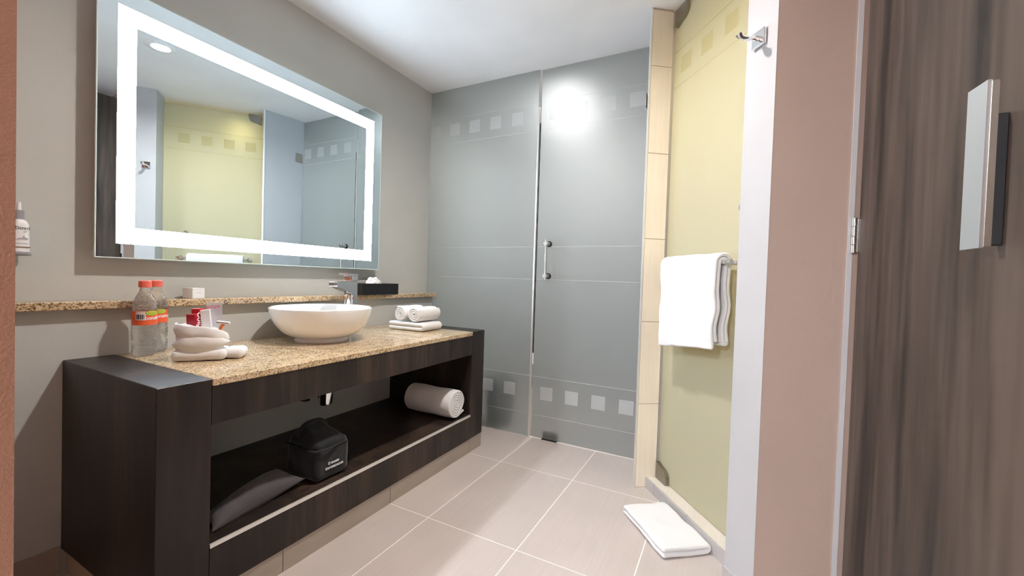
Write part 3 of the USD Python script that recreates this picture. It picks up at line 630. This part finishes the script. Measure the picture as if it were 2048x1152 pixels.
# two overlapping wrap bands across the front of the pocket
def wrap(z_a, z_b, h, th, seed, bulge=.006, lens=0.0):
    a = np.linspace(-np.pi * .98, -np.pi * .02, 46); rows = []
    for q in np.linspace(0, 1, 12):
        off = (q - .5) * h; rows.append([((.088 + bulge * math.cos((q - .5) * np.pi)) * sg(math.cos(x), .75), (.057 + bulge * math.cos((q - .5) * np.pi)) * sg(math.sin(x), .75), z_a + (z_b - z_a) * (i / 45) + off * ((1 - lens) * (.7 + .5 * math.sin(i / 45 * np.pi)) + lens * (.12 + 1.15 * math.sin(i / 45 * np.pi)))) for i, x in enumerate(a)])
    g = np.array(rows); inner = g * [.93, .90, 1]; n1, n2 = g.shape[:2]; vv = np.vstack([g.reshape(-1, 3), inner.reshape(-1, 3)]); f = []
    I = lambda i, j, s=0: s * n1 * n2 + i * n2 + j
    for i in range(n1 - 1):
        for j in range(n2 - 1):
            f += [(I(i, j), I(i, j + 1), I(i + 1, j + 1)), (I(i, j), I(i + 1, j + 1), I(i + 1, j)), (I(i, j, 1), I(i + 1, j + 1, 1), I(i, j + 1, 1)), (I(i, j, 1), I(i + 1, j, 1), I(i + 1, j + 1, 1))]
    for j in range(n2 - 1):
        for i, fl in ((0, 1), (n1 - 1, 0)):
            q = [(I(i, j), I(i, j, 1), I(i, j + 1, 1)), (I(i, j), I(i, j + 1, 1), I(i, j + 1))]; f += q if fl else [t[::-1] for t in q]
    for i in range(n1 - 1):
        for j, fl in ((0, 0), (n2 - 1, 1)):
            q = [(I(i, j), I(i, j, 1), I(i + 1, j, 1)), (I(i, j), I(i + 1, j, 1), I(i + 1, j))]; f += q if fl else [t[::-1] for t in q]
    m = trimesh.Trimesh(vv, np.array(f), process=False)
    m.vertices = m.vertices + .006 * (np.array([meshkit.fbm(vv * 24 + 5 * q + 60, 2, seed + q) for q in range(3)]).T - .5)
    return m
base = O + fx * .092 + fy * .062
part(at, 'wrap_fold', frame_map(wrap(.132, .086, .050, .006, 7), base, fx, fy, (0, 0, 1)), 'towel', True)
part(at, 'wrap_fold', frame_map(wrap(.066, .072, .056, .006, 13, .010, 1.0), base, fx, fy, (0, 0, 1)), 'towel', True)
# toiletries standing in the pocket
def stand(origin, lean_x, lean_y):
    up = np.array([0, 0, 1.0]) + fx * lean_x + fy * lean_y; up /= np.linalg.norm(up); ex = fx - up * (fx @ up); ex /= np.linalg.norm(ex); return origin, ex, np.cross(up, ex), up
fr = stand(base + fx * -.024 + fy * .002 + np.array([0, 0, .086]), -.05, .0)
tp = Thing('toothpaste_box', 'dark red toothpaste carton with white lettering in the towel pocket', 'toothpaste box', fr[0])
R2 = np.stack([fr[1] * .82 - fr[2] * .57, fr[1] * .57 + fr[2] * .82, fr[3]])
part(tp, 'carton', frame_map(bx(-.022, .022, -.018, .018, 0, .098, .001), fr[0], *R2), 'paste_red')
part(tp, 'lettering', text_on('Colgate', .021, fr[0] + R2[0] * .0222 + R2[2] * .052, -R2[2], R2[1], .0004, True), 'print_white')
single('soap_box', frame_map(bx(-.020, .020, -.012, .012, 0, .118, .001), fr[0] + fx * .004 + fy * .030, *R2), 'paste_bright', 'bright red small carton behind the toothpaste carton', 'box')
fr = stand(base + fx * .020 + fy * -.002 + np.array([0, 0, .080]), -.10, .0)
tbx = Thing('toothbrush_box', 'slim white toothbrush carton leaning in the towel pocket', 'toothbrush box', fr[0])
part(tbx, 'carton', frame_map(bx(-.016, .016, -.009, .009, 0, .122, .001), fr[0], fr[1], fr[2], fr[3]), 'white_plastic')
part(tbx, 'fold_line', frame_map(bx(-.0163, .0163, -.0093, .0093, .113, .1134), fr[0], fr[1], fr[2], fr[3]), 'print_grey')
fr = stand(base + fx * .036 + fy * .030 + np.array([0, 0, .112]), -.04, .05)
sc_ = Thing('sachet', 'clear plastic sachet with pink print behind the toothbrush carton', 'sachet', fr[0])
part(sc_, 'film', frame_map(rbox(-.030, .026, -.002, .002, 0, .118, .0018, 8), fr[0], fr[1], fr[2], fr[3]), 'clear_film')
for k in range(4): part(sc_, 'print_spot', frame_map(bx(-.028 + k * .012, -.020 + k * .012, -.0026, -.0021, .092 + .004 * (k % 2), .098 + .004 * (k % 2)), fr[0], fr[1], fr[2], fr[3]), 'pink_print')
fr = stand(base + fx * .056 + fy * -.008 + np.array([0, 0, .066]), .14, .0)
rz = Thing('razor', 'orange handled disposable razor with a white head in the towel pocket', 'razor', fr[0])
hp = smooth_path([(0, 0, 0), (.002, 0, .025), (-.002, 0, .05), (.008, 0, .078)], 24); hp = fr[0] + hp[:, :1] * fr[1] + hp[:, 1:2] * fr[2] + hp[:, 2:] * fr[3]
part(rz, 'handle', tube(hp, np.linspace(.008, .0055, 24), 12), 'orange_plastic', 50)
part(rz, 'head', frame_map(rbox(-.020, .028, -.010, .010, .079, .089, .0035), fr[0], fr[1], fr[2], fr[3]), 'white_plastic', 40)
part(rz, 'blade', frame_map(bx(-.018, .026, -.0108, -.0100, .082, .087), fr[0], fr[1], fr[2], fr[3]), 'steel')

# soap dispenser bottle on the wall
dv = Thing('lotion_bottle', 'white lotion bottle with grey cap held on the wall beside the brown corner', 'bottle', (.045, .511, 1.238))
def oval(z, rx, ry, n=48):
    a = np.linspace(0, 2 * np.pi, n, endpoint=False); return np.stack([rx * sg(np.cos(a), .8), ry * sg(np.sin(a), .8), np.full(n, z)], 1)
def loft(secs):
    n = len(secs[0]); v = np.vstack(secs + [secs[0].mean(0, keepdims=True), secs[-1].mean(0, keepdims=True)]); f = []
    for i in range(len(secs) - 1):
        for j in range(n):
            k = (j + 1) % n; f += [(i * n + j, i * n + k, (i + 1) * n + k), (i * n + j, (i + 1) * n + k, (i + 1) * n + j)]
    e = len(secs) * n
    for j in range(n):
        k = (j + 1) % n; f += [(e, k, j), (e + 1, (len(secs) - 1) * n + j, (len(secs) - 1) * n + k)]
    return trimesh.Trimesh(v, np.array(f), process=False)
part(dv, 'bottle_body', loft([oval(z, rx, ry) for z, rx, ry in ((.003, .024, .024), (.004, .026, .0255), (.02, .026, .0255), (.08, .0255, .0245), (.105, .024, .0235), (.116, .021, .019), (.121, .016, .013), (.122, .013, .011))]), 'white_plastic', 40, world=False)
part(dv, 'cap', loft([oval(z, r, r) for z, r in ((.1222, .0125), (.124, .0135), (.152, .013), (.155, .012))]), 'grey_plastic', 40, world=False)
part(dv, 'nozzle', loft([oval(z, r, r) for z, r in ((.1552, .006), (.182, .005), (.184, .004))]), 'white_plastic', 40, world=False)
hl = part(dv, 'holder', cat(loft([oval(z, r1, r2) for z, r1, r2 in ((-.010, .027, .028), (-.006, .031, .031), (.001, .031, .031), (.0028, .029, .029))]), bx(-.0445, -.028, -.012, .012, -.008, .002)), 'grey_plastic', 40, world=False, label='grey wall holder under the bottle')
part(dv, 'lettering', text_on('Dove', .0108, (.0262, .004, .090), (0, 1, 0), (0, 0, 1), .0004), 'print_black', world=False)
part(dv, 'emblem', frame_map(prism(Polygon([(-.005, 0), (-.001, .002), (.003, .0035), (.005, .001), (.001, -.001), (-.002, -.002)]), 0, .0004), (.0262, .009, .076), (0, 1, 0), (0, 0, 1), (1, 0, 0)), 'print_grey', world=False)
part(dv, 'label_print', frame_map(prism(Polygon([(-.015, 0), (.014, 0), (.012, .006), (.006, .008), (.004, .016), (.001, .007), (-.008, .006)]), 0, .0004), (.0262, .003, .048), (0, 1, 0), (0, 0, 1), (1, 0, 0)), 'print_grey', world=False)
part(dv, 'label_stripe', bx(.0262, .0266, -.020, .022, .0185, .0225), 'print_brown', world=False)
part(dv, 'label_stripe', bx(.0262, .0266, -.020, .018, .0335, .0352), 'print_grey', world=False)

# ------------------------------------------------------------------ open shelf: steamer bag and pouch
SZ = .2640
sb = Thing('steamer_bag', 'black zipped steamer bag with white lettering on the open shelf', 'bag', (.66, 1.305, SZ))
body = fuzz(rbox(.555, .765, 1.212, 1.398, SZ + .004, SZ + .165, .028, 24), .016, .0035, 14, 8)
part(sb, 'bag_body', body, 'bag_black', True)
top = fuzz(m3.Manifold.batch_hull([m3.Manifold.sphere(.022, 16).translate(q) for q in ((.58, 1.24, SZ + .16), (.74, 1.24, SZ + .155), (.58, 1.37, SZ + .16), (.74, 1.37, SZ + .155), (.62, 1.27, SZ + .205), (.62, 1.34, SZ + .205))]), .016, .005, 16, 12)
part(sb, 'lid', top, 'bag_black', True)
part(sb, 'carry_handle', tube(smooth_path([(.62, 1.235, SZ + .18), (.62, 1.26, SZ + .228), (.62, 1.31, SZ + .236), (.62, 1.35, SZ + .228), (.62, 1.375, SZ + .18)], 24), .010, 10), 'bag_black', 60)
part(sb, 'zip', tube(smooth_path([(.56, 1.2085, SZ + .150), (.66, 1.206, SZ + .150), (.75, 1.208, SZ + .150), (.769, 1.23, SZ + .150), (.771, 1.305, SZ + .150), (.769, 1.38, SZ + .150)], 40), .004, 8), 'black_rubber', 60)
t1 = [meshkit.text_mesh('S', .0118, .0014, True), meshkit.text_mesh('TEAMER', .0088, .0014, True)]
t1[1].apply_translation([t1[0].bounds[1, 0] + .002 - t1[1].bounds[0, 0], 0, 0]); t1 = cat(*t1)
t2 = [meshkit.text_mesh('V', .0112, .0014, True), meshkit.text_mesh('APORIZADOR', .0095, .0014, True)]
t2[1].apply_translation([t2[0].bounds[1, 0] + .0005 - t2[1].bounds[0, 0], 0, 0]); t2 = cat(*t2)
t1 = frame_map(t1, (.7690, 1.272, SZ + .072), (0, 1, 0), (0, 0, 1), (1, 0, 0)); t2 = frame_map(t2, (.7690, 1.258, SZ + .052), (0, 1, 0), (0, 0, 1), (1, 0, 0))
part(sb, 'lettering', cat(t1, t2), 'print_white')
# pouch: a pillow between four corners
c4 = [np.array([.745, .812, SZ + .004]), np.array([.715, 1.200, SZ + .028]), np.array([.590, 1.150, SZ + .060]), np.array([.655, .815, SZ + .016])]
def pillow(c, thick, n=40, seed=0):
    u, w = np.meshgrid(np.linspace(0, 1, n), np.linspace(0, 1, n), indexing='ij')
    g = ((1 - u) * (1 - w))[..., None] * c[0] + (u * (1 - w))[..., None] * c[1] + (u * w)[..., None] * c[2] + ((1 - u) * w)[..., None] * c[3]
    nn = np.cross(c[1] - c[0], c[3] - c[0]); nn /= np.linalg.norm(nn)
    b = (np.clip(4 * u * (1 - u), 0, 1) ** .55) * (np.clip(4 * w * (1 - w), 0, 1) ** .55)
    ctr = g.mean((0, 1)); pull = (1 - .10 * (np.sin(np.pi * u) * (np.abs(2 * w - 1) ** 4) + np.sin(np.pi * w) * (np.abs(2 * u - 1) ** 4)))[..., None]; g = ctr + (g - ctr) * pull
    nz = meshkit.fbm(g * 13 + 40, 3, seed) - .5
    up_ = g + nn * (thick * b * (1 + .5 * nz) + .002)[..., None]; dn_ = g - nn * (thick * .62 * b + .002)[..., None]
    dn_[..., 2] = np.maximum(dn_[..., 2], SZ + .0005)
    vv = np.vstack([up_.reshape(-1, 3), dn_.reshape(-1, 3)]); f = []; I = lambda i, j, s=0: s * n * n + i * n + j
    for i in range(n - 1):
        for j in range(n - 1):
            f += [(I(i, j), I(i + 1, j), I(i + 1, j + 1)), (I(i, j), I(i + 1, j + 1), I(i, j + 1)), (I(i, j, 1), I(i + 1, j + 1, 1), I(i + 1, j, 1)), (I(i, j, 1), I(i, j + 1, 1), I(i + 1, j + 1, 1))]
    for k in range(n - 1):
        f += [(I(k, 0), I(k, 0, 1), I(k + 1, 0, 1)), (I(k, 0), I(k + 1, 0, 1), I(k + 1, 0)), (I(k, n - 1), I(k + 1, n - 1, 1), I(k, n - 1, 1)), (I(k, n - 1), I(k + 1, n - 1), I(k + 1, n - 1, 1)),
              (I(0, k), I(0, k + 1, 1), I(0, k, 1)), (I(0, k), I(0, k + 1), I(0, k + 1, 1)), (I(n - 1, k), I(n - 1, k, 1), I(n - 1, k + 1, 1)), (I(n - 1, k), I(n - 1, k + 1, 1), I(n - 1, k + 1))]
    return trimesh.Trimesh(vv, np.array(f), process=False)
single('pouch', pillow(c4, .055, seed=3), 'pouch_grey', 'dark grey cloth pouch lying on the shelf beside the steamer bag', 'pouch', 60)

# hook on the white wall
mid = (B_ + Q_) / 2 + bj * -.005
hk = Thing('towel_hook', 'chrome towel hook on the narrow white wall', 'hook', mid + np.array([0, 0, 2.06]))
HZ = 2.075
part(hk, 'plate', frame_map(rbox(-.030, .030, -.030, .030, 0, .012, .0035), mid + bo * .0006 + np.array([0, 0, HZ + .03]), bj, (0, 0, 1), np.cross(bj, (0, 0, 1))), 'chrome', 30)
q0 = mid + np.array([0, 0, HZ + .030]); pts = [q0 + bo * .012, q0 + bo * .045 + np.array([0, 0, -.004]), q0 + bo * .075 + np.array([0, 0, -.006]), q0 + bo * .092 + np.array([0, 0, .006])]
part(hk, 'prong', tube(smooth_path(pts, 24), np.r_[np.full(18, .009), np.linspace(.009, .013, 6)], 14), 'chrome', 50)

# waste bin behind the frosted glass
bn = Thing('waste_bin', 'dark waste bin, a blurred shape behind the frosted panel', 'waste bin', (.68, YG + .16, .0005))
part(bn, 'bin_body', lathe([(0, 0), (.10, 0), (.105, .004), (.125, .36), (.121, .362), (.102, .01), (0, .01)], 40), 'black_rubber', 40, world=False)
part(bn, 'rim', lathe([(.120, .352), (.130, .352), (.130, .368), (.120, .368), (.120, .352)], 40), 'black_gloss', 40, world=False)
